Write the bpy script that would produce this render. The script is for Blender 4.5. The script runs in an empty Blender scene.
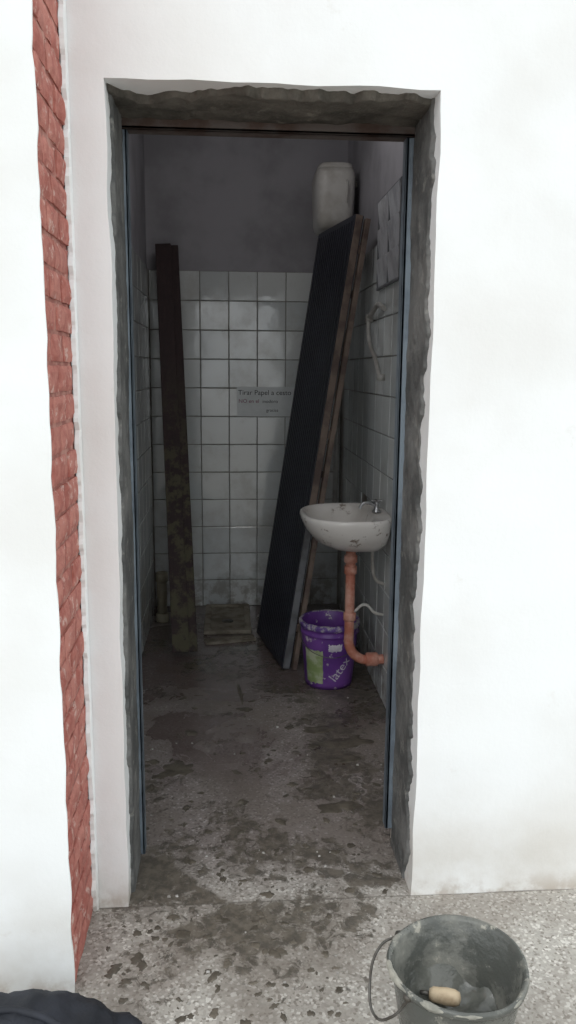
import bpy, bmesh, math, random
from mathutils import Vector, Matrix, noise
random.seed(7)
S=bpy.context.scene
COL=S.collection

# ---------------------------------------------------------------- helpers
def link(o,parent=None):
    COL.objects.link(o)
    if parent: o.parent=parent
    return o
def empty(name,loc=(0,0,0)):
    e=bpy.data.objects.new(name,None); e.location=loc; e.empty_display_size=.05
    return link(e)
def mesh(name,verts,faces,mat=None,parent=None,smooth=False):
    me=bpy.data.meshes.new(name); me.from_pydata([tuple(v) for v in verts],[],faces); me.validate()
    bm=bmesh.new(); bm.from_mesh(me); bmesh.ops.recalc_face_normals(bm,faces=bm.faces[:]); bm.to_mesh(me); bm.free()
    if smooth:
        for p in me.polygons: p.use_smooth=True
    if mat: me.materials.append(mat)
    return link(bpy.data.objects.new(name,me),parent)
BF=[(0,1,3,2),(4,6,7,5),(0,4,5,1),(2,3,7,6),(0,2,6,4),(1,5,7,3)]
def boxv(x0,x1,y0,y1,z0,z1):
    return [Vector((x,y,z)) for x in (x0,x1) for y in (y0,y1) for z in (z0,z1)]
def boxes(name,lst,mat,parent=None,bevel=0):
    V=[];F=[]
    for b in lst:
        n=len(V); V+=boxv(*b); F+=[tuple(i+n for i in f) for f in BF]
    o=mesh(name,V,F,mat,parent)
    if bevel:
        m=o.modifiers.new('b','BEVEL'); m.width=bevel; m.segments=2
    return o
def tube(name,pts,r,mat,parent=None,res=12,smooth_pts=True,closed=False):
    cu=bpy.data.curves.new(name,'CURVE'); cu.dimensions='3D'; cu.bevel_depth=r; cu.bevel_resolution=4; cu.use_fill_caps=True
    if smooth_pts:
        sp=cu.splines.new('BEZIER'); sp.bezier_points.add(len(pts)-1)
        for i,p in enumerate(pts):
            b=sp.bezier_points[i]; b.co=p; b.handle_left_type=b.handle_right_type='AUTO'
        sp.resolution_u=res
    else:
        sp=cu.splines.new('POLY'); sp.points.add(len(pts)-1)
        for i,p in enumerate(pts): sp.points[i].co=(*p,1)
    sp.use_cyclic_u=closed
    cu.materials.append(mat)
    return link(bpy.data.objects.new(name,cu),parent)
def lathe(name,prof,mat,parent=None,c=(0,0,0),n=64,fn=None,axis='Z',cap=True):
    V=[];F=[]
    for (r,z) in prof:
        for i in range(n):
            a=2*math.pi*i/n
            rr,zz=(fn(r,z,a) if fn else (r,z))
            p=(rr*math.cos(a),rr*math.sin(a),zz)
            if axis=='X': p=(p[2],p[0],p[1])
            if axis=='Y': p=(p[0],p[2],p[1])
            V.append((c[0]+p[0],c[1]+p[1],c[2]+p[2]))
    for j in range(len(prof)-1):
        for i in range(n):
            k=(i+1)%n
            F.append((j*n+i,j*n+k,(j+1)*n+k,(j+1)*n+i))
    if cap:
        F.append(tuple(range(n))[::-1]); F.append(tuple((len(prof)-1)*n+i for i in range(n)))
    return mesh(name,V,F,mat,parent,smooth=True)

# ---------------------------------------------------------------- materials
class NT:
    def __init__(s,name):
        s.m=bpy.data.materials.new(name); s.m.use_nodes=True; s.t=s.m.node_tree
        s.b=s.t.nodes['Principled BSDF']; s.co=None
    def N(s,typ,**kw):
        n=s.t.nodes.new(typ)
        for k,v in kw.items(): setattr(n,k,v)
        return n
    def L(s,a,b): s.t.links.new(a,b)
    def obj(s):
        if not s.co: s.co=s.N('ShaderNodeTexCoord').outputs['Object']
        return s.co
    def put(s,v,sock):
        if isinstance(v,(int,float)): sock.default_value=v
        elif isinstance(v,(tuple,list)): sock.default_value=(*v,1) if len(v)==3 and sock.type=='RGBA' else v
        else: s.L(v,sock)
    def noise(s,scale,detail=4,rough=.55,vec=None,dist=0):
        n=s.N('ShaderNodeTexNoise'); n.inputs['Scale'].default_value=scale; n.inputs['Detail'].default_value=detail
        n.inputs['Roughness'].default_value=rough; n.inputs['Distortion'].default_value=dist
        s.L(vec or s.obj(),n.inputs['Vector']); return n.outputs['Fac']
    def vor(s,scale,out='Color',vec=None):
        n=s.N('ShaderNodeTexVoronoi'); n.inputs['Scale'].default_value=scale; s.L(vec or s.obj(),n.inputs['Vector']); return n.outputs[out]
    def math(s,op,a,b=0,clamp=False):
        n=s.N('ShaderNodeMath',operation=op); n.use_clamp=clamp; s.put(a,n.inputs[0]); s.put(b,n.inputs[1]); return n.outputs[0]
    def ss(s,v,a,b,lo=0,hi=1):
        n=s.N('ShaderNodeMapRange',interpolation_type='SMOOTHSTEP'); s.put(v,n.inputs[0])
        for i,x in enumerate((a,b,lo,hi)): n.inputs[i+1].default_value=x
        return n.outputs[0]
    def mix(s,f,a,b,mode='MIX'):
        n=s.N('ShaderNodeMix',data_type='RGBA',blend_type=mode); s.put(f,n.inputs[0]); s.put(a,n.inputs[6]); s.put(b,n.inputs[7]); return n.outputs[2]
    def xyz(s):
        n=s.N('ShaderNodeSeparateXYZ'); s.L(s.obj(),n.inputs[0]); return n.outputs
    def ramp(s,v,stops):
        n=s.N('ShaderNodeValToRGB'); s.L(v,n.inputs[0]); e=n.color_ramp.elements
        while len(e)<len(stops): e.new(.5)
        for i,(p,c) in enumerate(stops): e[i].position=p; e[i].color=(c,c,c,1) if isinstance(c,(int,float)) else (*c,1)
        return n.outputs[0]
    def bump(s,h,st=.3,d=.01):
        n=s.N('ShaderNodeBump'); n.inputs['Strength'].default_value=st; n.inputs['Distance'].default_value=d
        s.L(h,n.inputs['Height']); s.L(n.outputs[0],s.b.inputs['Normal'])
    def out(s,col=None,rough=None,metal=None,spec=None):
        if col is not None: s.put(col,s.b.inputs['Base Color'])
        if rough is not None: s.put(rough,s.b.inputs['Roughness'])
        if metal is not None: s.put(metal,s.b.inputs['Metallic'])
        if spec is not None: s.put(spec,s.b.inputs['Specular IOR Level'])
        return s.m
def rgb(r,g,b):
    f=lambda c:((c/255)/12.92 if c/255<=.04045 else ((c/255+.055)/1.055)**2.4)
    return (f(r),f(g),f(b))
def dirty(name,c1,c2,scale=6,rough=.6,lo=.4,hi=.65,metal=0,bst=.25,bsc=40,bd=.004,spec=.5):
    m=NT(name); f=m.ss(m.noise(scale,6,.6),lo,hi)
    m.bump(m.noise(bsc,5),bst,bd); return m.out(m.mix(f,c1,c2),rough,metal,spec)

# white exterior plaster
m=NT('plaster_white'); X=m.xyz()
base=m.mix(m.ss(m.noise(1.6,4),.4,.7),rgb(238,240,240),rgb(229,229,227))
fine=m.ss(m.noise(9,6,.7),.62,.72)
base=m.mix(m.math('MULTIPLY',fine,.2),base,rgb(206,200,192))
low=m.math('MULTIPLY',m.ss(X[2],.02,.42,1,0),m.ss(m.noise(3.5,5,.6),.30,.70))
base=m.mix(m.math('MULTIPLY',low,.5),base,rgb(190,182,168))
low2=m.math('MULTIPLY',m.ss(X[2],.0,.08,1,0),m.ss(m.noise(9,5,.65),.4,.6))
base=m.mix(m.math('MULTIPLY',low2,.55),base,rgb(160,142,122))
h=m.math('ADD',m.noise(3,3),m.math('MULTIPLY',m.noise(60,5,.7),.25)); m.bump(h,.3,.012)
PL=m.out(base,.85,0,.2)

m=NT('brick_red'); f=m.ss(m.noise(14,6,.7),.36,.64); f2=m.ss(m.noise(30,6,.7),.55,.66)
c=m.mix(f,rgb(172,104,94),rgb(198,136,124)); c=m.mix(m.math('MULTIPLY',f2,.6),c,rgb(222,200,190))
c=m.mix(m.math('MULTIPLY',m.ss(m.noise(6,5,.6),.5,.7),.4),c,rgb(142,92,84))
m.bump(m.noise(55,6,.7),.6,.006); BR=m.out(c,.85,0,.2)
MORT_R=dirty('brick_mortar_painted',rgb(156,98,88),rgb(190,142,130),20,.9,bst=.6,bsc=70)

def cement(name,a,b,c_):
    m=NT(name); f=m.ss(m.noise(5,7,.7),.38,.62); c=m.mix(f,a,b); c=m.mix(m.math('MULTIPLY',m.ss(m.noise(16,6,.7),.56,.68),.7),c,c_)
    m.bump(m.math('ADD',m.noise(18,4),m.math('MULTIPLY',m.noise(90,4),.4)),.7,.010); return m.out(c,.85,0,.15)
CEM=cement('cement_render_fresh',rgb(88,89,88),rgb(122,122,120),rgb(148,147,142))
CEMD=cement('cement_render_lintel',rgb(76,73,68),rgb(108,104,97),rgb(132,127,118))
WET=dirty('cement_mud_wet',rgb(82,76,67),rgb(108,101,90),14,.45,bst=.5,bsc=60,bd=.005)
PAINT=dirty('wall_paint_dim_grey',rgb(172,170,176),rgb(150,148,153),2.5,.8,bst=.3,bsc=25)
CEIL=dirty('ceiling_paint',rgb(180,178,174),rgb(158,156,152),2,.85)

# tiles
m=NT('glazed_tile_white'); at=m.N('ShaderNodeAttribute',attribute_name='tint'); X=m.xyz()
c=m.mix(at.outputs['Fac'],rgb(206,211,212),rgb(226,229,228))
st=m.ss(m.noise(3,7,.7),.46,.70); c=m.mix(m.math('MULTIPLY',st,.45),c,rgb(168,164,156))
st=m.math('MULTIPLY',m.ss(X[2],.0,.40,1,0),m.ss(m.noise(12,5,.7),.42,.6)); c=m.mix(m.math('MULTIPLY',st,.6),c,rgb(124,110,98))
m.bump(m.noise(9,2),.12,.01)
TILE=m.out(c,m.ss(m.noise(6,4),.3,.7,.05,.2),0,1.0)
GROUT=dirty('tile_grout',rgb(156,152,146),rgb(122,116,108),6,.9)

# terrazzo floor with mud
m=NT('terrazzo_floor_muddy'); X=m.xyz()
def sepc(v):
    s_=m.N('ShaderNodeSeparateColor'); m.L(v,s_.inputs[0]); return s_.outputs
A=sepc(m.vor(150)); 
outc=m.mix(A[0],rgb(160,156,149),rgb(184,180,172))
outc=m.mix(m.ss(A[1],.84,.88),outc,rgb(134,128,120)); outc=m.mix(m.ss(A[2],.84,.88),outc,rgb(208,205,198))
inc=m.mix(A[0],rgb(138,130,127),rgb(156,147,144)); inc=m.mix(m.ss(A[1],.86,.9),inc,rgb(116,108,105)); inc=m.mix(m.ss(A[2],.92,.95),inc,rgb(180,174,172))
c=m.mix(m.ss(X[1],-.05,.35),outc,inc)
c=m.mix(m.math('MULTIPLY',m.ss(m.noise(2.2,6,.65),.40,.62),.45),c,rgb(126,116,106))
dens=m.ramp(m.math('DIVIDE',m.math('ADD',X[1],1.4),4.4),[(0,.01),(.12,.05),(.24,.085),(.31,.135),(.37,.145),(.43,.105),(.52,.055),(.66,.07),(.78,.10),(1,.02)])
side=m.math('MULTIPLY',m.ss(X[0],.20,.6,0,.2),m.ss(X[1],.0,.1,1,0))
rgt=m.math('MULTIPLY',m.ss(X[0],.15,.45,0,.07),m.ss(X[1],.3,.6))
D=m.math('ADD',m.math('SUBTRACT',dens,side),rgt)
n1=m.math('ADD',m.math('MULTIPLY',m.noise(3.6,3,.5),.52),m.math('MULTIPLY',m.noise(22,9,.75,dist=.6),.58))
mask=m.ss(m.math('ADD',n1,D),.655,.71)
mc=m.mix(m.ss(m.noise(26,6,.7),.4,.6),rgb(72,67,59),rgb(104,97,86))
film=m.ss(m.math('ADD',m.noise(2.6,8,.7),D),.50,.66)
c=m.mix(m.math('MULTIPLY',film,.45),c,rgb(104,95,86))
edge=m.noise(1.7,7,.62,dist=.5)
damp=m.math('MULTIPLY',m.ss(edge,.47,.53),m.ss(X[1],.45,1.0))
damp=m.math('MAXIMUM',damp,m.math('MULTIPLY',m.ss(m.math('ADD',X[1],m.math('MULTIPLY',m.noise(4,6,.65),.5)),1.78,1.9),m.ss(X[1],2.1,2.4,1,.6)))
c=m.mix(m.math('MULTIPLY',damp,.60),c,rgb(88,70,69))
c=m.mix(m.math('MULTIPLY',mask,.85),c,mc)
jn=m.ss(m.math('ABSOLUTE',X[1]),.0,.006,1,0); c=m.mix(m.math('MULTIPLY',jn,.6),c,rgb(90,84,76))
m.bump(m.math('ADD',mask,m.math('MULTIPLY',m.noise(50,4),.3)),.3,.003)
r=m.math('SUBTRACT',.56,m.math('MULTIPLY',damp,.36)); r=m.math('SUBTRACT',r,m.math('MULTIPLY',mask,.1))
FLOOR=m.out(c,r,0,.6)

m=NT('glazed_ceramic_dirty')
c=m.mix(m.ss(m.noise(14,6,.7),.57,.66),rgb(226,222,218),rgb(124,108,96)); CERAM=m.out(m.mix(m.ss(m.noise(3,4),.4,.7),c,rgb(200,194,188)),.2,0,.5)
CISTM=dirty('cistern_plastic',rgb(214,212,208),rgb(186,182,176),5,.4,bst=.05)
ORP=dirty('pvc_pipe_orange',rgb(180,112,92),rgb(204,156,140),16,.55,bst=.2)
WPVC=dirty('pvc_white',rgb(190,188,184),rgb(154,150,144),9,.45,bst=.1)
CREAM=dirty('pvc_cream',rgb(168,162,142),rgb(130,122,104),9,.6)
CHROME=dirty('chrome_worn',rgb(170,170,172),rgb(120,118,116),14,.3,metal=.9,bst=.1)
FRAME=dirty('frame_steel_bluegrey',rgb(128,140,150),rgb(102,112,122),7,.5,metal=.2,bst=.2)
FRAMED=dirty('frame_steel_rusty',rgb(96,88,84),rgb(74,56,48),9,.7,bst=.5)
DARK=dirty('door_sheet_black',rgb(34,36,44),rgb(46,48,58),3,.4,bst=.1)
WOODE=dirty('door_edge_wood',rgb(130,114,104),rgb(94,80,74),8,.7,bst=.3)
GREYE=dirty('door_edge_grey',rgb(122,124,128),rgb(94,94,96),9,.6)
m=NT('plank_wood_mossy'); X=m.xyz()
g=m.N('ShaderNodeMapping'); g.inputs['Scale'].default_value=(30,30,2); m.L(m.obj(),g.inputs['Vector'])
c=m.mix(m.noise(2,5,.6,vec=g.outputs[0]),rgb(44,34,36),rgb(70,52,52))
mo=m.math('MULTIPLY',m.ss(X[2],.7,1.7,1,0),m.ss(m.noise(9,7,.75),.46,.56)); c=m.mix(m.math('MULTIPLY',mo,.75),c,rgb(96,94,70))
m.bump(m.noise(3,5,vec=g.outputs[0]),.5,.008); PLANK=m.out(c,.7)
m=NT('bucket_plastic_purple')
c=m.mix(m.ss(m.noise(5,3),.4,.6),rgb(98,54,136),rgb(120,74,156))
c=m.mix(m.ss(m.noise(22,6,.7),.60,.66),c,rgb(204,196,196))
PURP=m.out(c,.4)
m=NT('bucket_rim_crusted'); c=m.mix(m.ss(m.noise(20,6,.7),.45,.55),rgb(96,66,140),rgb(176,170,176)); PURR=m.out(c,.5)
LIME=dirty('label_lime',rgb(140,160,104),rgb(190,198,168),14,.5)
WHITE=dirty('label_white',rgb(220,214,224),rgb(190,184,196),20,.5)
m=NT('mortar_bucket_grey'); f=m.ss(m.noise(5,6,.65),.42,.58); X=m.xyz()
c=m.mix(f,rgb(82,84,80),rgb(124,124,117)); c=m.mix(m.ss(m.noise(20,7,.72),.58,.66),c,rgb(160,157,146)); m.bump(m.noise(26,6),.6,.008)
MB=m.out(c,m.ss(f,0,1,.22,.6))
CRUST=dirty('mortar_crust',rgb(130,129,121),rgb(164,161,150),22,.85,bst=.8,bsc=50,bd=.008)
SLUR=dirty('cement_slurry_wet',rgb(76,78,74),rgb(108,109,103),9,.1,bst=.6,bsc=14,bd=.014)
HND=dirty('trowel_handle_wood',rgb(214,194,164),rgb(184,160,130),25,.7,bst=.3)
FAB=dirty('bag_fabric_black',rgb(24,27,34),rgb(38,41,50),10,.75,bst=.6,bsc=160,bd=.002)
WIRE=dirty('wire_steel',rgb(110,108,104),rgb(80,76,70),20,.5,metal=.6)
INK=dirty('ink_black',rgb(30,30,38),rgb(40,40,48),10,.6); INKP=dirty('ink_pink',rgb(150,80,104),rgb(140,86,110),10,.6)
PAPER=dirty('sign_paper',rgb(214,218,219),rgb(206,210,211),10,.25)
GLS=dirty('window_glass_dusty',rgb(212,214,220),rgb(180,182,188),9,.12)
WOODS=dirty('scrap_wood_pale',rgb(156,148,134),rgb(118,110,98),12,.8,bst=.4)

# ---------------------------------------------------------------- room shell
XL,XR=-.292,.532          # opening
HT=2.215; T=.30           # lintel height, wall thickness
RL,RR,RB=-.48,.72,3.0     # room limits
V=[];F=[]
def ngrid(x0,x1,z0,z1):
    nx=max(1,int((x1-x0)/.05)); nz=max(1,int((z1-z0)/.05)); b=len(V)
    for y in (0,T):
        for j in range(nz+1):
            for i in range(nx+1):
                x=x0+(x1-x0)*i/nx; z=z0+(z1-z0)*j/nz; w=.004*noise.noise(Vector((x*4,z*4,y*9)))
                dx=dz=0
                if abs(x-XL)<1e-5 or abs(x-XR)<1e-5: dx=.006*noise.noise(Vector((x*9,z*7,y*5)))
                if abs(z-HT)<1e-5 and XL-.01<x<XR+.01: dz=.006*noise.noise(Vector((x*7,z*9,3)))
                V.append(Vector((x+dx,y+(w if y==0 else 0),z+dz)))
    o2=(nx+1)*(nz+1); I=lambda i,j,k:b+k*o2+j*(nx+1)+i
    for j in range(nz):
        for i in range(nx):
            F.append((I(i,j,0),I(i+1,j,0),I(i+1,j+1,0),I(i,j+1,0))); F.append((I(i,j,1),I(i,j+1,1),I(i+1,j+1,1),I(i+1,j,1)))
    for i in range(nx):
        for j in (0,nz): F.append((I(i,j,0),I(i+1,j,0),I(i+1,j,1),I(i,j,1)))
    for j in range(nz):
        for i in (0,nx): F.append((I(i,j,0),I(i,j+1,0),I(i,j+1,1),I(i,j,1)))
ngrid(-2.6,XL,0,HT); ngrid(XR,2.8,0,HT); ngrid(-2.6,XL,HT,3.3); ngrid(XL,XR,HT,3.3); ngrid(XR,2.8,HT,3.3)
mesh('wall_front',V,F,PL)
boxes('wall_back',[(RL-.1,RR+.1,RB+.012,RB+.12,0,3.05)],PAINT)
boxes('wall_left',[(RL-.12,RL-.012,T,RB+.012,0,3.05)],PAINT)
boxes('wall_right',[(RR+.012,RR+.12,T,RB+.012,0,3.05)],PAINT)
boxes('ceiling',[(RL-.12,RR+.12,T,RB+.12,3.05,3.15)],CEIL)
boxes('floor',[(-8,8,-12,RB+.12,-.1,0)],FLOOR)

TS=.177
def tiles(name,origin,u,n,nu,nz,skip=lambda i,j:False,first=0):
    V=[];F=[];T_=[]
    up=Vector((0,0,1)); g=.0022
    for i in range(nu):
        for j in range(nz):
            if skip(i,j): continue
            w0=TS-2*g; s0=first if i==0 else 0
            a=origin+u*(i*TS+g+s0)+up*(j*TS+g); w=w0; wu=w0-s0
            t=[random.uniform(-.0013,.0013) for _ in range(4)]
            b=len(V); c4=[a,a+u*wu,a+u*wu+up*w,a+up*w]; e=.003
            ctr=a+u*wu/2+up*w/2
            for k,p in enumerate(c4): V.append(p+n*.001)
            for k,p in enumerate(c4): V.append(p+n*(.0055+t[k]))
            for k,p in enumerate(c4): V.append(p+(ctr-p).normalized()*e*1.4+n*(.0075+t[k]))
            for k in range(4):
                q=(k+1)%4; F.append((b+k,b+q,b+4+q,b+4+k)); F.append((b+4+k,b+4+q,b+8+q,b+8+k))
            F.append((b+8,b+9,b+10,b+11)); tv=random.random(); T_+= [tv]*9
    o=mesh(name,V,F,TILE)
    at=o.data.attributes.new('tint','FLOAT','FACE')
    for k in range(min(len(T_),len(o.data.polygons))): at.data[k].value=T_[k]
    return o
boxes('wall_grout_back',[(RL,RR,RB,RB+.012,0,12*TS)],GROUT)
boxes('wall_grout_left',[(RL-.012,RL,T,RB,0,12*TS)],GROUT)
boxes('wall_grout_right',[(RR,RR+.012,T,RB,0,12*TS)],GROUT)
ox=RL-.045
tiles('wall_tiles_back',Vector((ox,RB,0)),Vector((1,0,0)),Vector((0,-1,0)),6,12,first=.045)
tiles('wall_tiles_back_end',Vector((ox+6*TS,RB,0)),Vector((1,0,0)),Vector((0,-1,0)),1,12,first=0)
tiles('wall_tiles_left',Vector((RL,T+.06,0)),Vector((0,1,0)),Vector((1,0,0)),14,12)
miss={(9,4)}
tiles('wall_tiles_right',Vector((RR,T+.06,0)),Vector((0,1,0)),Vector((-1,0,0)),14,12,skip=lambda i,j:(i,j) in miss)

# near pier on the left : brick core, plaster skin
PX,PY=-.39,-.32
boxes('wall_pier',[(-2.6,PX-.006,PY+.012,-.004,0,3.3)],MORT_R)
V=[];F=[]
nz=110
for j in range(nz+1):
    z=3.3*j/nz; dx=.006*noise.noise(Vector((0,1,z*9)))+.003*noise.noise(Vector((4,1,z*40)))
    for (x,y) in ((-2.6,PY),(PX+.003+dx,PY),(PX+.001+dx,PY+.014+.004*noise.noise(Vector((0,7,z*30)))),(-2.6,PY+.014)): V.append((x,y,z))
for j in range(nz):
    for k in range(4):
        q=(k+1)%4; F.append((j*4+k,j*4+q,j*4+4+q,j*4+4+k))
F.append((0,1,2,3)); F.append((nz*4,nz*4+1,nz*4+2,nz*4+3))
mesh('wall_pier_plaster',V,F,PL)
V=[];F=[]
z=0;row=0
while z<3.25:
    hh=.060
    cuts=[PY+.016,-.175,-.004] if row%2 else [PY+.016,-.245,-.11,-.004]
    for k in range(len(cuts)-1):
        y0=cuts[k]+(.005 if k else 0); y1=cuts[k+1]-.005 if k<len(cuts)-2 else cuts[k+1]
        b=len(V); ny,nh=6,4; pr=random.uniform(.0,.006)
        for a in range(ny+1):
            for c_ in range(nh+1):
                yy=y0+(y1-y0)*a/ny; zz=z+.003+hh*c_/nh+random.uniform(-.001,.001)
                edge=(a in(0,ny)) or (c_ in (0,nh))
                d=pr+.005*noise.noise(Vector((yy*20,zz*25,row)))
                if edge: d-=.004
                V.append((PX-.002+d,yy,zz))
        for a in range(ny):
            for c_ in range(nh):
                q=b+a*(nh+1)+c_; F.append((q,q+1,q+nh+2,q+nh+1))
        b2=len(V)
        for (yy,zz) in ((y0,z+.003),(y0,z+.003+hh),(y1,z+.003+hh),(y1,z+.003)): V.append((PX-.02,yy,zz))
        L1=[b+i for i in range(nh+1)]; L2=[b+a*(nh+1)+nh for a in range(ny+1)]; L3=[b+ny*(nh+1)+nh-i for i in range(nh+1)]; L4=[b+(ny-a)*(nh+1) for a in range(ny+1)]
        for Ls,p,q in ((L1,0,1),(L2,1,2),(L3,2,3),(L4,3,0)): F.append(tuple(Ls)+(b2+q,b2+p))
    z+=.070; row+=1
mesh('wall_pier_bricks',V,F,BR)
V=[];F=[];nz=300
for j in range(nz+1):
    z=3.29*j/nz; w=.012+.03*abs(noise.noise(Vector((2,3,z*8))))+.016*noise.noise(Vector((5,3,z*34)))
    w=max(.006,w)
    V+= [(PX-.002,-w,z),(PX+.009,-w*.85,z),(PX+.013,-.002,z),(PX-.002,-.002,z)]
for j in range(nz):
    for k in range(4):
        q=(k+1)%4; F.append((j*4+k,j*4+q,j*4+4+q,j*4+4+k))
mesh('trim_plaster_lip',V,F,PL)

# ---------------------------------------------------------------- fresh cement on the reveal
def reveal(name,p0,p1,inward,seed,yA=.05,yB=.262,amp=.035,th=.009,mat=CEM):
    V=[];F=[];n=int((p1-p0).length/.007); m_=26
    for i in range(n+1):
        s=i/n; p=p0.lerp(p1,s); L=(p1-p0).length*s
        y0=yA+amp*noise.noise(Vector((seed,L*4,0)))+amp*.8*noise.noise(Vector((seed,L*15,5)))+amp*.35*noise.noise(Vector((seed,L*45,5)))
        y0=max(.004,y0)
        for k in range(m_+1):
            t=k/m_; y=y0+(yB-y0)*t
            d=th*(.9+.5*noise.noise(Vector((L*5,y*10,seed)))+.25*noise.noise(Vector((L*20,y*20,seed)))+.12*noise.noise(Vector((L*55,y*55,seed))))
            d=max(.003,d)
            if k==0: d=-.006
            V.append(p+inward*d+Vector((0,y,0)))
    for i in range(n):
        for k in range(m_):
            a=i*(m_+1)+k; F.append((a,a+1,a+m_+2,a+m_+1))
    return mesh(name,V,F,mat,smooth=True)
reveal('trim_cement_right',Vector((XR,0,0)),Vector((XR,0,HT)),Vector((-1,0,0)),3.3,yA=.060,amp=.05,th=.009)
reveal('trim_cement_left',Vector((XL,0,0)),Vector((XL,0,HT)),Vector((1,0,0)),8.1,yA=.060,amp=.04,th=.009)
reveal('trim_cement_lintel',Vector((XL,0,HT)),Vector((XR,0,HT)),Vector((0,0,-1)),5.7,yA=.055,th=.020,amp=.05,mat=CEMD)
fr=empty('door_frame')
boxes('jamb_right',[(XR-.030,XR-.002,.255,.268,.06,HT-.02),(XR-.030,XR-.020,.255,.300,.06,HT-.02),(XR-.014,XR-.002,.268,.298,.06,HT-.02)],FRAME,fr,bevel=.002)
boxes('jamb_left',[(XL+.002,XL+.020,.255,.268,.0,HT-.02),(XL+.012,XL+.020,.255,.300,.0,HT-.02),(XL+.002,XL+.010,.268,.298,.0,HT-.02)],FRAME,fr,bevel=.002)
boxes('head',[(XL+.002,XR-.002,.245,.258,HT-.045,HT-.012),(XL+.002,XR-.002,.245,.300,HT-.045,HT-.036)],FRAMED,fr,bevel=.002)

# ---------------------------------------------------------------- mud blobs and crumbs on the floor
def mudzone(pts,crumbs):
    V=[];F=[]
    for (x,y,rx,ry,h,rot,sd) in pts:
        b=len(V); n=26
        V.append(Vector((x,y,h)))
        for ring,(f,hh) in enumerate(((.55,h*.8),(.9,h*.5),(1,-.001))):
            for i in range(n):
                a=2*math.pi*i/n; w=1+.6*noise.noise(Vector((math.cos(a)*1.6+sd,math.sin(a)*1.6,sd*3)))+.3*noise.noise(Vector((math.cos(a)*5+sd,math.sin(a)*5,sd)))
                px=rx*f*w*math.cos(a); py=ry*f*w*math.sin(a)
                V.append(Vector((x+px*math.cos(rot)-py*math.sin(rot),y+px*math.sin(rot)+py*math.cos(rot),hh)))
        for i in range(n):
            k=(i+1)%n; F.append((b,b+1+i,b+1+k))
            for r_ in range(2): F.append((b+1+r_*n+i,b+1+(r_+1)*n+i,b+1+(r_+1)*n+k,b+1+r_*n+k))
    e=empty('mud_splatter'); mesh('mud',V,F,WET,e,smooth=True)
    V=[];F=[]
    for (x,y) in crumbs:
        s=random.uniform(.0015,.004); b=len(V)
        for v in boxv(-s,s,-s*.8,s*.8,0,s): V.append(v+Vector((x,y,0))+Vector((random.uniform(-1,1),random.uniform(-1,1),0))*s*.5)
        F+=[tuple(q+b for q in f) for f in BF]
    mesh('crumbs',V,F,WPVC,e)
def rb(x0,x1,y0,y1,n,R=(.004,.006,.008,.011,.015,.02)):
    L=[]
    for i in range(n):
        r=random.choice(R); L.append((random.uniform(x0,x1),random.uniform(y0,y1),r*random.uniform(.7,1.6),r*random.uniform(.6,1.2),r*.1+.0008,random.random()*3,random.random()*90))
    return L
def rc(x0,x1,y0,y1,n): return [(random.uniform(x0,x1),random.uniform(y0,y1)) for _ in range(n)]
mudzone(rb(-.34,.29,-.30,-.03,80,(.003,.005,.008,.011,.016))+rb(-.33,.28,-.5,-.3,50,(.003,.005,.008,.011))+rb(-.2,.26,-.8,-.5,20,(.003,.005,.008)),rc(-.34,.3,-.6,-.03,12))
mudzone(rb(-.24,.46,.02,.27,40,(.004,.006,.008,.011,.015)),rc(-.24,.46,.02,.27,10))
mudzone(rb(-.42,.58,.36,1.1,70)+rb(-.3,.4,1.1,1.55,16)+[(.50,1.0,.10,.055,.003,.2,3),(.38,1.12,.07,.035,.003,.1,9),(.47,.85,.06,.03,.003,0,12),(.05,1.55,.013,.13,.003,.1,15),(.07,1.35,.035,.03,.003,.1,16),(-.2,.8,.07,.05,.003,.4,22),(.38,.50,.08,.04,.003,.1,28)],rc(-.4,.6,.4,1.5,24))

# ---------------------------------------------------------------- leaning door leaf
dl=empty('leaning_door')
B=Vector((.268,1.81,.0)); E=Vector((-.11,.59,0)).normalized(); Lw=.60
LV=Vector((.342,.066,2.25)); Lh=LV.length; U=LV.normalized(); Nn=E.cross(U).normalized()
if Nn.x<0: Nn=-Nn
lift=Vector((0,0,max(0,-Nn.z*.085)+.003))
def dl_box(name,lst,mat,bev=.002):
    V=[];F=[]
    for (e0,e1,u0,u1,n0,n1) in lst:
        b=len(V)
        for v in boxv(e0,e1,u0,u1,n0,n1): V.append(B+lift+E*v.x+U*v.y+Nn*v.z)
        F.extend([tuple(i+b for i in f) for f in BF])
    o=mesh(name,V,F,mat,dl)
    if bev:
        mm=o.modifiers.new('b','BEVEL'); mm.width=bev; mm.segments=2
    return o
dl_box('sheet_face',[(.0,Lw,.0,Lh,0,.006)],DARK)
dl_box('ribs',[(.03+i*.035,.03+i*.035+.012,.03,Lh-.03,-.004,0) for i in range(16)],DARK,.0015)
dl_box('sheet_back',[(.0,Lw,.0,Lh,.040,.045)],DARK)
dl_box('stile_near',[(-.004,.03,Lh*.34,Lh,.006,.040)],WOODE)
dl_box('stile_near_lit',[(-.004,.03,0,Lh*.34-.002,.006,.040)],GREYE)  # lower edge in lighter grey: the light on it is put into the colour
dl_box('stile_far',[(Lw-.035,Lw-.002,0,Lh,.008,.037)],WOODE)
dl_box('rails',[(.03,Lw-.035,0,.08,.008,.037),(.03,Lw-.035,Lh-.08,Lh,.008,.037),(.03,Lw-.035,1.0,1.08,.008,.037)],WOODE)
dl_box('frame_behind',[(-.014,.02,.0,Lh-.01,.054,.078),(Lw-.05,Lw-.02,.0,Lh-.01,.054,.078),(.02,Lw-.05,.3,.33,.054,.078),(.02,Lw-.05,1.0,1.03,.054,.078),(.02,Lw-.05,1.9,1.93,.054,.078)],WOODE)
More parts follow.
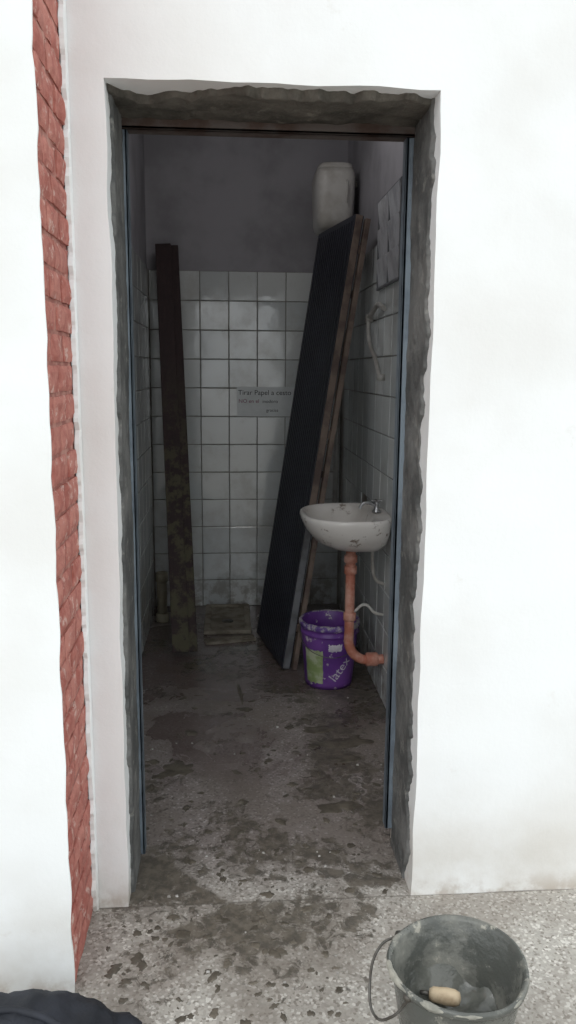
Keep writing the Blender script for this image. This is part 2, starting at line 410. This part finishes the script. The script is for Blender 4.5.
dl_box('spacers',[(.0,.02,.2,.24,.045,.054),(.0,.02,1.2,1.24,.045,.054),(.0,.02,2.1,2.14,.045,.054)],WOODE)

# ---------------------------------------------------------------- leaning plank
pk=empty('leaning_plank')
pb=Vector((-.245,2.07,.0)); pt=Vector((-.366,2.915,2.24)); pu=(pt-pb).normalized(); Lp=(pt-pb).length
px=(Vector((1,0,0))-pu*pu.x).normalized(); pn=pu.cross(px).normalized()
if pn.y<0: pn=-pn
def pk_box(name,lst,mat):
    V=[];F=[]
    for (a0,a1,u0,u1,n0,n1) in lst:
        b=len(V)
        for v in boxv(a0,a1,u0,u1,n0,n1): V.append(pb+Vector((0,0,.018))+px*v.x+pu*v.y+pn*v.z)
        F.extend([tuple(i+b for i in f) for f in BF])
    o=mesh(name,V,F,mat,pk); mm=o.modifiers.new('b','BEVEL'); mm.width=.003; mm.segments=2
pk_box('board',[(-.062,.072,0,Lp,0,.03)],PLANK)
pk_box('rebate',[(-.062,.030,0,Lp,-.022,0)],PLANK)

# ---------------------------------------------------------------- wash basin
sk=empty('wash_basin')
SX,SY,SZ=.526,1.40,.900
def outl(a,fx,fy,sh):
    c,s=math.cos(a),math.sin(a)
    if c>=0: x=.187*abs(c)**.45; y=.255*math.copysign(abs(s)**.75,s)
    else: x=-.207*abs(c)**.9; y=.255*math.copysign(abs(s)**.75,s)
    return x*fx+sh*1.0,y*fy
rings=[(.30,.25,.05,-.165),(.55,.5,.045,-.15),(.80,.74,.025,-.115),(.93,.90,.01,-.065),(.985,.975,.002,-.025),(1,1,0,-.008),(.99,.99,0,.002),(.95,.96,0,.006),(.90,.925,-.002,.003),
 (.74,.84,-.028,-.004),(.70,.80,-.03,-.02),(.60,.68,-.03,-.07),(.42,.48,-.025,-.105),(.18,.2,-.02,-.122),(.04,.04,-.02,-.124)]
V=[];F=[];n=56
for fx,fy,sh,dz in rings:
    for i in range(n):
        x,y=outl(2*math.pi*i/n,fx,fy,sh); V.append((min(SX+x,RR-.009),SY+y,SZ+dz))
for j in range(len(rings)-1):
    for i in range(n):
        k=(i+1)%n; F.append((j*n+i,j*n+k,(j+1)*n+k,(j+1)*n+i))
F.append(tuple(range(n))); F.append(tuple((len(rings)-1)*n+i for i in range(n)))
mesh('bowl',V,F,CERAM,sk,True)
lathe('tap_body',[(.020,0),(.022,.006),(.012,.014),(.011,.035),(.014,.042),(.010,.05)],CHROME,sk,(SX+.135,SY,SZ+.003),24)
tube('tap_spout',[(SX+.135,SY,SZ+.03),(SX+.10,SY,SZ+.045),(SX+.07,SY,SZ+.040),(SX+.06,SY,SZ+.02)],.007,CHROME,sk)
tube('tap_handle',[(SX+.135,SY-.026,SZ+.056),(SX+.135,SY+.026,SZ+.056)],.005,CHROME,sk,smooth_pts=False)
tube('tap_handle_cross',[(SX+.109,SY,SZ+.056),(SX+.161,SY,SZ+.056)],.005,CHROME,sk,smooth_pts=False)
lathe('drain_tail',[(.03,0),(.03,.03),(.022,.035),(.022,.07)][::-1],ORP,sk,(.550,SY,SZ-.225),24)
tube('trap_pipe',[(.550,SY,SZ-.19),(.550,SY,.52),(.550,SY,.36),(.556,SY,.265),(.60,SY,.217),(.66,SY,.207),(.712,SY,.21)],.0225,ORP,sk)
for zc in (.62,.40): lathe('coupling',[(.0265,0),(.029,.004),(.029,.034),(.0265,.038)],ORP,sk,(.550,SY,zc),24)
lathe('wall_coupling',[(.029,0),(.032,.005),(.032,.05),(.029,.055)],ORP,sk,(.63,SY,.210),24,axis='X')
tube('supply_hose',[(SX+.13,SY+.02,SZ-.12),(SX+.13,SY+.03,.66),(SX+.15,SY+.03,.58),(.712,SY+.03,.56)],.008,WPVC,sk)
tube('supply_hose',[(.57,SY,.44),(.62,SY+.01,.47),(.67,SY+.01,.43),(.708,SY+.01,.42)],.007,WPVC,sk)
boxes('debris',[(SX-.09,SX-.02,SY-.05,SY-.035,SZ-.065,SZ-.055),(SX-.02,SX+.03,SY-.02,SY+.02,SZ-.11,SZ-.095)],WOODE,sk,bevel=.004)

# ---------------------------------------------------------------- purple paint bucket
pbk=empty('paint_bucket'); bx,by=.492,1.665; PS=1.13
lathe('shell',[(r*PS,z) for r,z in [(.098,.002),(.102,.0),(.104,.02),(.122,.26),(.122,.262),(.127,.264),(.127,.275),(.123,.277),(.124,.30),(.130,.302),(.130,.322),(.124,.326),(.120,.322),(.118,.25),(.100,.012),(.02,.010)]],PURP,pbk,(bx,by,0),72)
lathe('rim_crust',[(r*PS,z) for r,z in [(.1305,.300),(.1325,.304),(.1325,.322),(.125,.3285),(.119,.324)]],PURR,pbk,(bx,by,0),72,fn=lambda r,z,a:(r+.0012*math.sin(a*9),z+.0015*math.sin(a*13)),cap=False)
lathe('contents',[(.113*PS,.16),(.116*PS,.235),(.07*PS,.25),(.02,.26)],CEM,pbk,(bx,by,0),40)
def onbucket(name,pts_faces,mat,off=.0015):
    vs,fs=pts_faces; V=[]
    for (a,z) in vs:
        r=(.104+(z-.02)/.24*.018)*PS+off; V.append((bx+r*math.cos(a),by+r*math.sin(a),z))
    return mesh(name,V,fs,mat,pbk)
def patch(a0,a1,z0,z1,na=16,nz=8,wob=.01):
    vs=[];fs=[]
    for j in range(nz+1):
        for i in range(na+1):
            t=i/na; a=a0+(a1-a0)*t+ (wob*4*noise.noise(Vector((j*.8,i,2))) if i in(0,na) else 0)
            z=z0+(z1-z0)*j/nz+(wob*noise.noise(Vector((i*.6,j,5))) if j in(0,nz) else 0); vs.append((a,z))
    for j in range(nz):
        for i in range(na): q=j*(na+1)+i; fs.append((q,q+1,q+na+2,q+na+1))
    return vs,fs
onbucket('label_patch',patch(math.radians(205),math.radians(250),.03,.20),LIME)
onbucket('label_patch_small',patch(math.radians(262),math.radians(290),.20,.235),WHITE)
def textmesh(body,size):
    cu=bpy.data.curves.new('t','FONT'); cu.body=body; cu.size=size; cu.fill_mode='FRONT'
    o=bpy.data.objects.new('t',cu); COL.objects.link(o); bpy.context.view_layer.update()
    me=bpy.data.meshes.new_from_object(o.evaluated_get(bpy.context.evaluated_depsgraph_get())); bpy.data.objects.remove(o); return me
me=textmesh('latex',.068)
R=.128
def slant(v): # lettering climbs up the side of the pail
    x,y=v.co.x,v.co.y; c_,s_=math.cos(.9),math.sin(.9); return (math.radians(266)+(x*c_-y*s_)/R+.2,.040+x*s_+y*c_)
onbucket('label_text',([slant(v) for v in me.vertices],[tuple(p.vertices) for p in me.polygons]),WHITE,.0025)
tube('bail',[(bx-.145,by,.29),(bx-.135,by-.07,.23),(bx-.05,by-.150,.185),(bx+.05,by-.150,.185),(bx+.135,by-.07,.23),(bx+.145,by,.29)],.002,WIRE,pbk)

# ---------------------------------------------------------------- high level cistern
ct=empty('toilet_cistern')
def rbox(name,prof,mat,parent,c,n=48):
    V=[];F=[]
    for hx,hy,z in prof:
        for i in range(n):
            a=2*math.pi*i/n; e=.42
            V.append((c[0]+hx*math.copysign(abs(math.cos(a))**e,math.cos(a)),c[1]+hy*math.copysign(abs(math.sin(a))**e,math.sin(a)),c[2]+z))
    for j in range(len(prof)-1):
        for i in range(n):
            k=(i+1)%n; F.append((j*n+i,j*n+k,(j+1)*n+k,(j+1)*n+i))
    F.append(tuple(range(n))); F.append(tuple((len(prof)-1)*n+i for i in range(n)))
    return mesh(name,V,F,mat,parent,True)
cc=(.592,2.60,2.29)
rbox('tank',[(.065,.11,0),(.092,.145,.012),(.103,.16,.05),(.109,.17,.20),(.111,.175,.29),(.103,.165,.318)],CISTM,ct,cc)
rbox('lid',[(.099,.165,.318),(.101,.166,.325),(.092,.155,.345),(.05,.12,.356),(.02,.05,.36)],CISTM,ct,cc)
boxes('wall_bracket',[(.690,.712,2.50,2.70,2.33,2.36),(.690,.712,2.50,2.70,2.52,2.55)],WIRE,ct)
tube('flush_pipe',[(.63,2.60,2.295),(.63,2.60,2.0),(.64,2.62,1.2),(.64,2.66,.5)],.016,WPVC,ct)
tube('pull_lever',[(.64,2.432,2.54),(.645,2.42,2.54),(.645,2.415,2.42)],.004,WPVC,ct)

# ---------------------------------------------------------------- small louvre window + pipework on right wall
wn=empty('window_1')
WX=RR-.009
def fr_box(y0,y1,z0,z1,d0=.0,d1=.012): return (WX-d1,WX-d0,y0,y1,z0,z1)
y0,y1,z0,z1=1.26,1.76,1.90,2.30
boxes('frame',[fr_box(y0,y1,z0,z0+.010),fr_box(y0,y1,z1-.010,z1),fr_box(y0,y0+.010,z0,z1),fr_box(y1-.010,y1,z0,z1),fr_box(1.505,1.515,z0,z1)],GREYE,wn,bevel=.002)
for k,(za,zb) in enumerate(((1.915,2.035),(2.045,2.165),(2.175,2.288))):
    for (ya,yb) in ((y0+.012,1.503),(1.517,y1-.012)):
        mesh('pane',[(WX-.004,ya,za),(WX-.004,yb,za),(WX-.018,yb,zb),(WX-.018,ya,zb),(WX-.001,ya,za),(WX-.001,yb,za),(WX-.014,yb,zb),(WX-.014,ya,zb)],[(0,1,2,3),(4,7,6,5),(0,4,5,1),(2,6,7,3),(1,5,6,2),(0,3,7,4)],GLS,wn)
pp=empty('wall_water_pipe')
tube('run',[(RR-.03,1.95,1.78),(RR-.03,1.80,1.80),(RR-.03,1.66,1.83),(RR-.03,1.50,1.80)],.011,WPVC,pp)
tube('drop',[(RR-.03,1.90,1.78),(RR-.035,1.84,1.68),(RR-.03,1.68,1.58),(RR-.03,1.55,1.49)],.010,WPVC,pp)
lathe('valve',[(.018,0),(.021,.006),(.021,.03),(.016,.036)],WPVC,pp,(RR-.045,1.90,1.78),20,axis='X')
lathe('outlet',[(.016,0),(.016,.034)],WPVC,pp,(RR-.042,1.56,1.50),20,axis='X')

# ---------------------------------------------------------------- bits at the back
stb=empty('drain_pipe_stub')
lathe('pipe',[(.030,0),(.030,.30),(.026,.30),(.025,.05)],CREAM,stb,(-.41,2.68,0),28)
lathe('collar',[(.036,0),(.039,.006),(.039,.05),(.031,.054)],CREAM,stb,(-.41,2.68,0),28)
lathe('socket',[(.031,.25),(.036,.255),(.036,.31),(.031,.312),(.028,.30)],CREAM,stb,(-.41,2.68,0),28)
tr=empty('shower_tray')
boxes('rim',[(-.15,.13,2.40,2.44,0,.03),(-.15,.13,2.90,2.94,0,.03),(-.15,-.11,2.44,2.90,0,.03),(.09,.13,2.44,2.90,0,.03)],WOODS,tr,bevel=.008)
boxes('pan',[(-.11,.09,2.44,2.90,0,.02)],WOODS,tr)
lathe('drain',[(.035,.02),(.035,.023),(.01,.023)],WIRE,tr,(-.01,2.6,0),24)
V=[];F=[]
for k,(o_,w) in enumerate(((0,.03),(.05,.022))):
    b=len(V)
    for v in boxv(0,.29,0,w,0,.014):
        a=.22; x=v.x;y=v.y+o_; V.append(Vector((-.13+x*math.cos(a)-y*math.sin(a),2.23+x*math.sin(a)+y*math.cos(a),v.z)))
    F+=[tuple(i+b for i in f) for f in BF]
mesh('scrap_batten',V,F,WOODS)

# ---------------------------------------------------------------- notice on the tiles
sg=empty('wall_sign')
boxes('sheet',[(.055,.43,RB-.0115,RB-.0095,1.24,1.425)],PAPER,sg)
def wtext(body,size,x,z,mat,name):
    me=textmesh(body,size); me.materials.clear(); me.materials.append(mat)
    for v in me.vertices: v.co=Vector((x+v.co.x,RB-.0125,z+v.co.y))
    link(bpy.data.objects.new(name,me),sg)
wtext('Tirar Papel a cesto',.044,.062,1.375,INK,'line_1')
wtext('NO en el',.034,.065,1.325,INKP,'line_2'); wtext('inodoro',.030,.215,1.325,INK,'line_3')
wtext('gracias',.028,.24,1.27,INK,'line_4')

# ---------------------------------------------------------------- added fill lamp, out of view on the ceiling, to brighten the room
lm=empty('added_fill_lamp')
lathe('base',[(.07,3.03),(.075,3.05),(.03,3.05)],WPVC,lm,(.1,1.5,0),32)
lathe('holder',[(.022,2.97),(.025,3.03)],WPVC,lm,(.1,1.5,0),24)
pl=bpy.data.lights.new('fill_light','POINT'); pl.energy=4.5; pl.shadow_soft_size=.14; pl.color=(1,.98,.98)
po=bpy.data.objects.new('fill_light',pl); po.location=(.1,1.5,2.82); link(po,lm)

# ---------------------------------------------------------------- mortar bucket outside
mb=empty('mortar_bucket'); mx,my=.490,-.590
def wob(r,z,a): return r*(1+.012*math.sin(2*a+.6)+.004*math.sin(5*a)),z*1.03+(.004*math.sin(2*a) if z>.2 else 0)
lathe('shell',[(.098,.0),(.102,.002),(.106,.02),(.140,.235),(.141,.240),(.150,.242),(.152,.25),(.150,.258),(.145,.258),(.138,.25),(.104,.03),(.098,.014),(.03,.012)],MB,mb,(mx,my,0),96,fn=wob)
def cr(r,z,a):
    k=max(0,.30+.8*noise.noise(Vector((math.cos(a)*2.5,math.sin(a)*2.5,4)))+.2*noise.noise(Vector((math.cos(a)*9,math.sin(a)*9,z*40))))
    rr,zz=wob(.1475,.252,a); return rr+(r-.1475)*min(1.1,k+.2),zz+(z-.252)*min(1.1,k+.2)
lathe('rim_crust',[(.1475+.0075*math.cos(t*math.pi/6),.252+.009*math.sin(t*math.pi/6)) for t in range(13)],CRUST,mb,(mx,my,0),120,fn=cr,cap=False)
V=[];F=[];n=72;rr_=16
for j in range(rr_+1):
    for i in range(n):
        a=2*math.pi*i/n; q=j/rr_
        climb=.05*max(0,math.sin(a-.3))*q**5+.03*q**6*max(0,noise.noise(Vector((math.cos(a)*3,math.sin(a)*3,1)))+.3)
        x,y=math.cos(a)*q*.11,math.sin(a)*q*.11
        z=.100+.016*noise.noise(Vector((x*16,y*16,2)))+.006*noise.noise(Vector((x*50,y*50,2)))+climb
        r2=(.103+(z-.03)/.22*.035)*q
        V.append((mx+r2*math.cos(a),my+r2*math.sin(a),z))
for j in range(rr_):
    for i in range(n):
        k=(i+1)%n; F.append((j*n+i,j*n+k,(j+1)*n+k,(j+1)*n+i))
mesh('slurry',V,F,SLUR,mb,True)
h0=Vector((mx+.018,my+.036,.140)); hd=Vector((-.86,.34,-.06)).normalized()
def tlathe(name,prof,mat,o,d,n=24):
    q=Vector((0,0,1)).rotation_difference(d); V=[];F=[]
    for r,z in prof:
        for i in range(n):
            a=2*math.pi*i/n; V.append(o+q@Vector((r*math.cos(a),r*math.sin(a),z)))
    for j in range(len(prof)-1):
        for i in range(n):
            k=(i+1)%n; F.append((j*n+i,j*n+k,(j+1)*n+k,(j+1)*n+i))
    F.append(tuple(range(n))); F.append(tuple((len(prof)-1)*n+i for i in range(n)))
    return mesh(name,V,F,mat,mb,True)
tlathe('trowel_handle',[(.004,-.006),(.013,-.003),(.0175,.008),(.0185,.026),(.0165,.045),(.016,.056),(.011,.064)],HND,h0,hd)
tlathe('trowel_tang',[(.006,.062),(.005,.078),(.004,.086)],WIRE,h0,hd)
tube('bail_wire',[(mx-.105,my+.105,.252),(mx-.15,my+.09,.24),(mx-.185,my+.03,.19),(mx-.182,my-.03,.165),(mx-.155,my-.06,.19),(mx-.125,my-.075,.24)],.003,WIRE,mb)
for (dx,dy) in ((-.105,.105),(-.125,-.078)): lathe('lug',[(.009,-.004),(.011,0),(.009,.008)],WIRE,mb,(mx+dx,my+dy,.25),16)

# ---------------------------------------------------------------- black bag
bg=empty('black_bag')
V=[];F=[];nu,nv=110,56
for j in range(nv+1):
    ph=math.pi*j/nv
    for i in range(nu):
        a=2*math.pi*i/nu
        c_=lambda t,e:math.copysign(abs(t)**e,t)
        p=Vector((c_(math.sin(ph),.7)*c_(math.cos(a),.8),c_(math.sin(ph),.7)*c_(math.sin(a),.8),c_(math.cos(ph),.8)))
        d=1+.10*noise.noise(p*1.7+Vector((3,1,0)))+.08*noise.noise(Vector((p.x*8,p.y*2.5,p.z*4)))+.03*noise.noise(Vector((p.x*16,p.y*6,p.z*9)))
        q=Vector((p.x*.27*d,p.y*.15*d,p.z*.090*d+.087)); q.z=max(q.z,.0)
        q.z*=1-.32*max(0,(p.x-.1))
        V.append(q+Vector((-.455,-.60,0)))
for j in range(nv):
    for i in range(nu):
        k=(i+1)%nu; F.append((j*nu+i,j*nu+k,(j+1)*nu+k,(j+1)*nu+i))
mesh('body',V,F,FAB,bg,True)
tube('strap',[(-.58,-.62,.168),(-.50,-.57,.180),(-.42,-.58,.178),(-.34,-.61,.158),(-.27,-.63,.112)],.008,FAB,bg)
tube('zip',[(-.66,-.67,.12),(-.50,-.69,.16),(-.36,-.68,.145),(-.25,-.64,.08)],.004,WIRE,bg)

# ---------------------------------------------------------------- light, world, camera
w=bpy.data.worlds.new('sky'); S.world=w; w.use_nodes=True; nt=w.node_tree
bgd=nt.nodes['Background']; tc=nt.nodes.new('ShaderNodeTexCoord'); sx=nt.nodes.new('ShaderNodeSeparateXYZ'); rp=nt.nodes.new('ShaderNodeValToRGB')
nt.links.new(tc.outputs['Generated'],sx.inputs[0]); mr=nt.nodes.new('ShaderNodeMapRange'); mr.inputs[1].default_value=-1; mr.inputs[2].default_value=1
nt.links.new(sx.outputs[2],mr.inputs[0]); nt.links.new(mr.outputs[0],rp.inputs[0])
e=rp.color_ramp.elements; e[0].position=.44; e[0].color=(.38,.38,.36,1); e[1].position=.52; e[1].color=(.94,.98,1,1)
nt.links.new(rp.outputs[0],bgd.inputs[0]); bgd.inputs[1].default_value=1.48
sun=bpy.data.lights.new('soft_sun','SUN'); sun.energy=.75; sun.angle=math.radians(40)
so=bpy.data.objects.new('soft_sun',sun); so.rotation_euler=(math.radians(48),0,math.radians(-28)); link(so)

cam=bpy.data.cameras.new('camera'); cam.sensor_fit='VERTICAL'; cam.sensor_height=24; cam.lens=18.75; cam.clip_start=.02
co=bpy.data.objects.new('camera',cam); co.location=(0,-2.1,1.525)
R_=Matrix.Rotation(math.radians(-4.3),3,'Z')@Matrix.Rotation(math.radians(80),3,'X')@Matrix.Rotation(math.radians(.45),3,'Z')
co.rotation_euler=R_.to_euler(); link(co)
S.camera=co
S.view_settings.view_transform='Standard'; S.view_settings.look='None'; S.view_settings.exposure=0.0
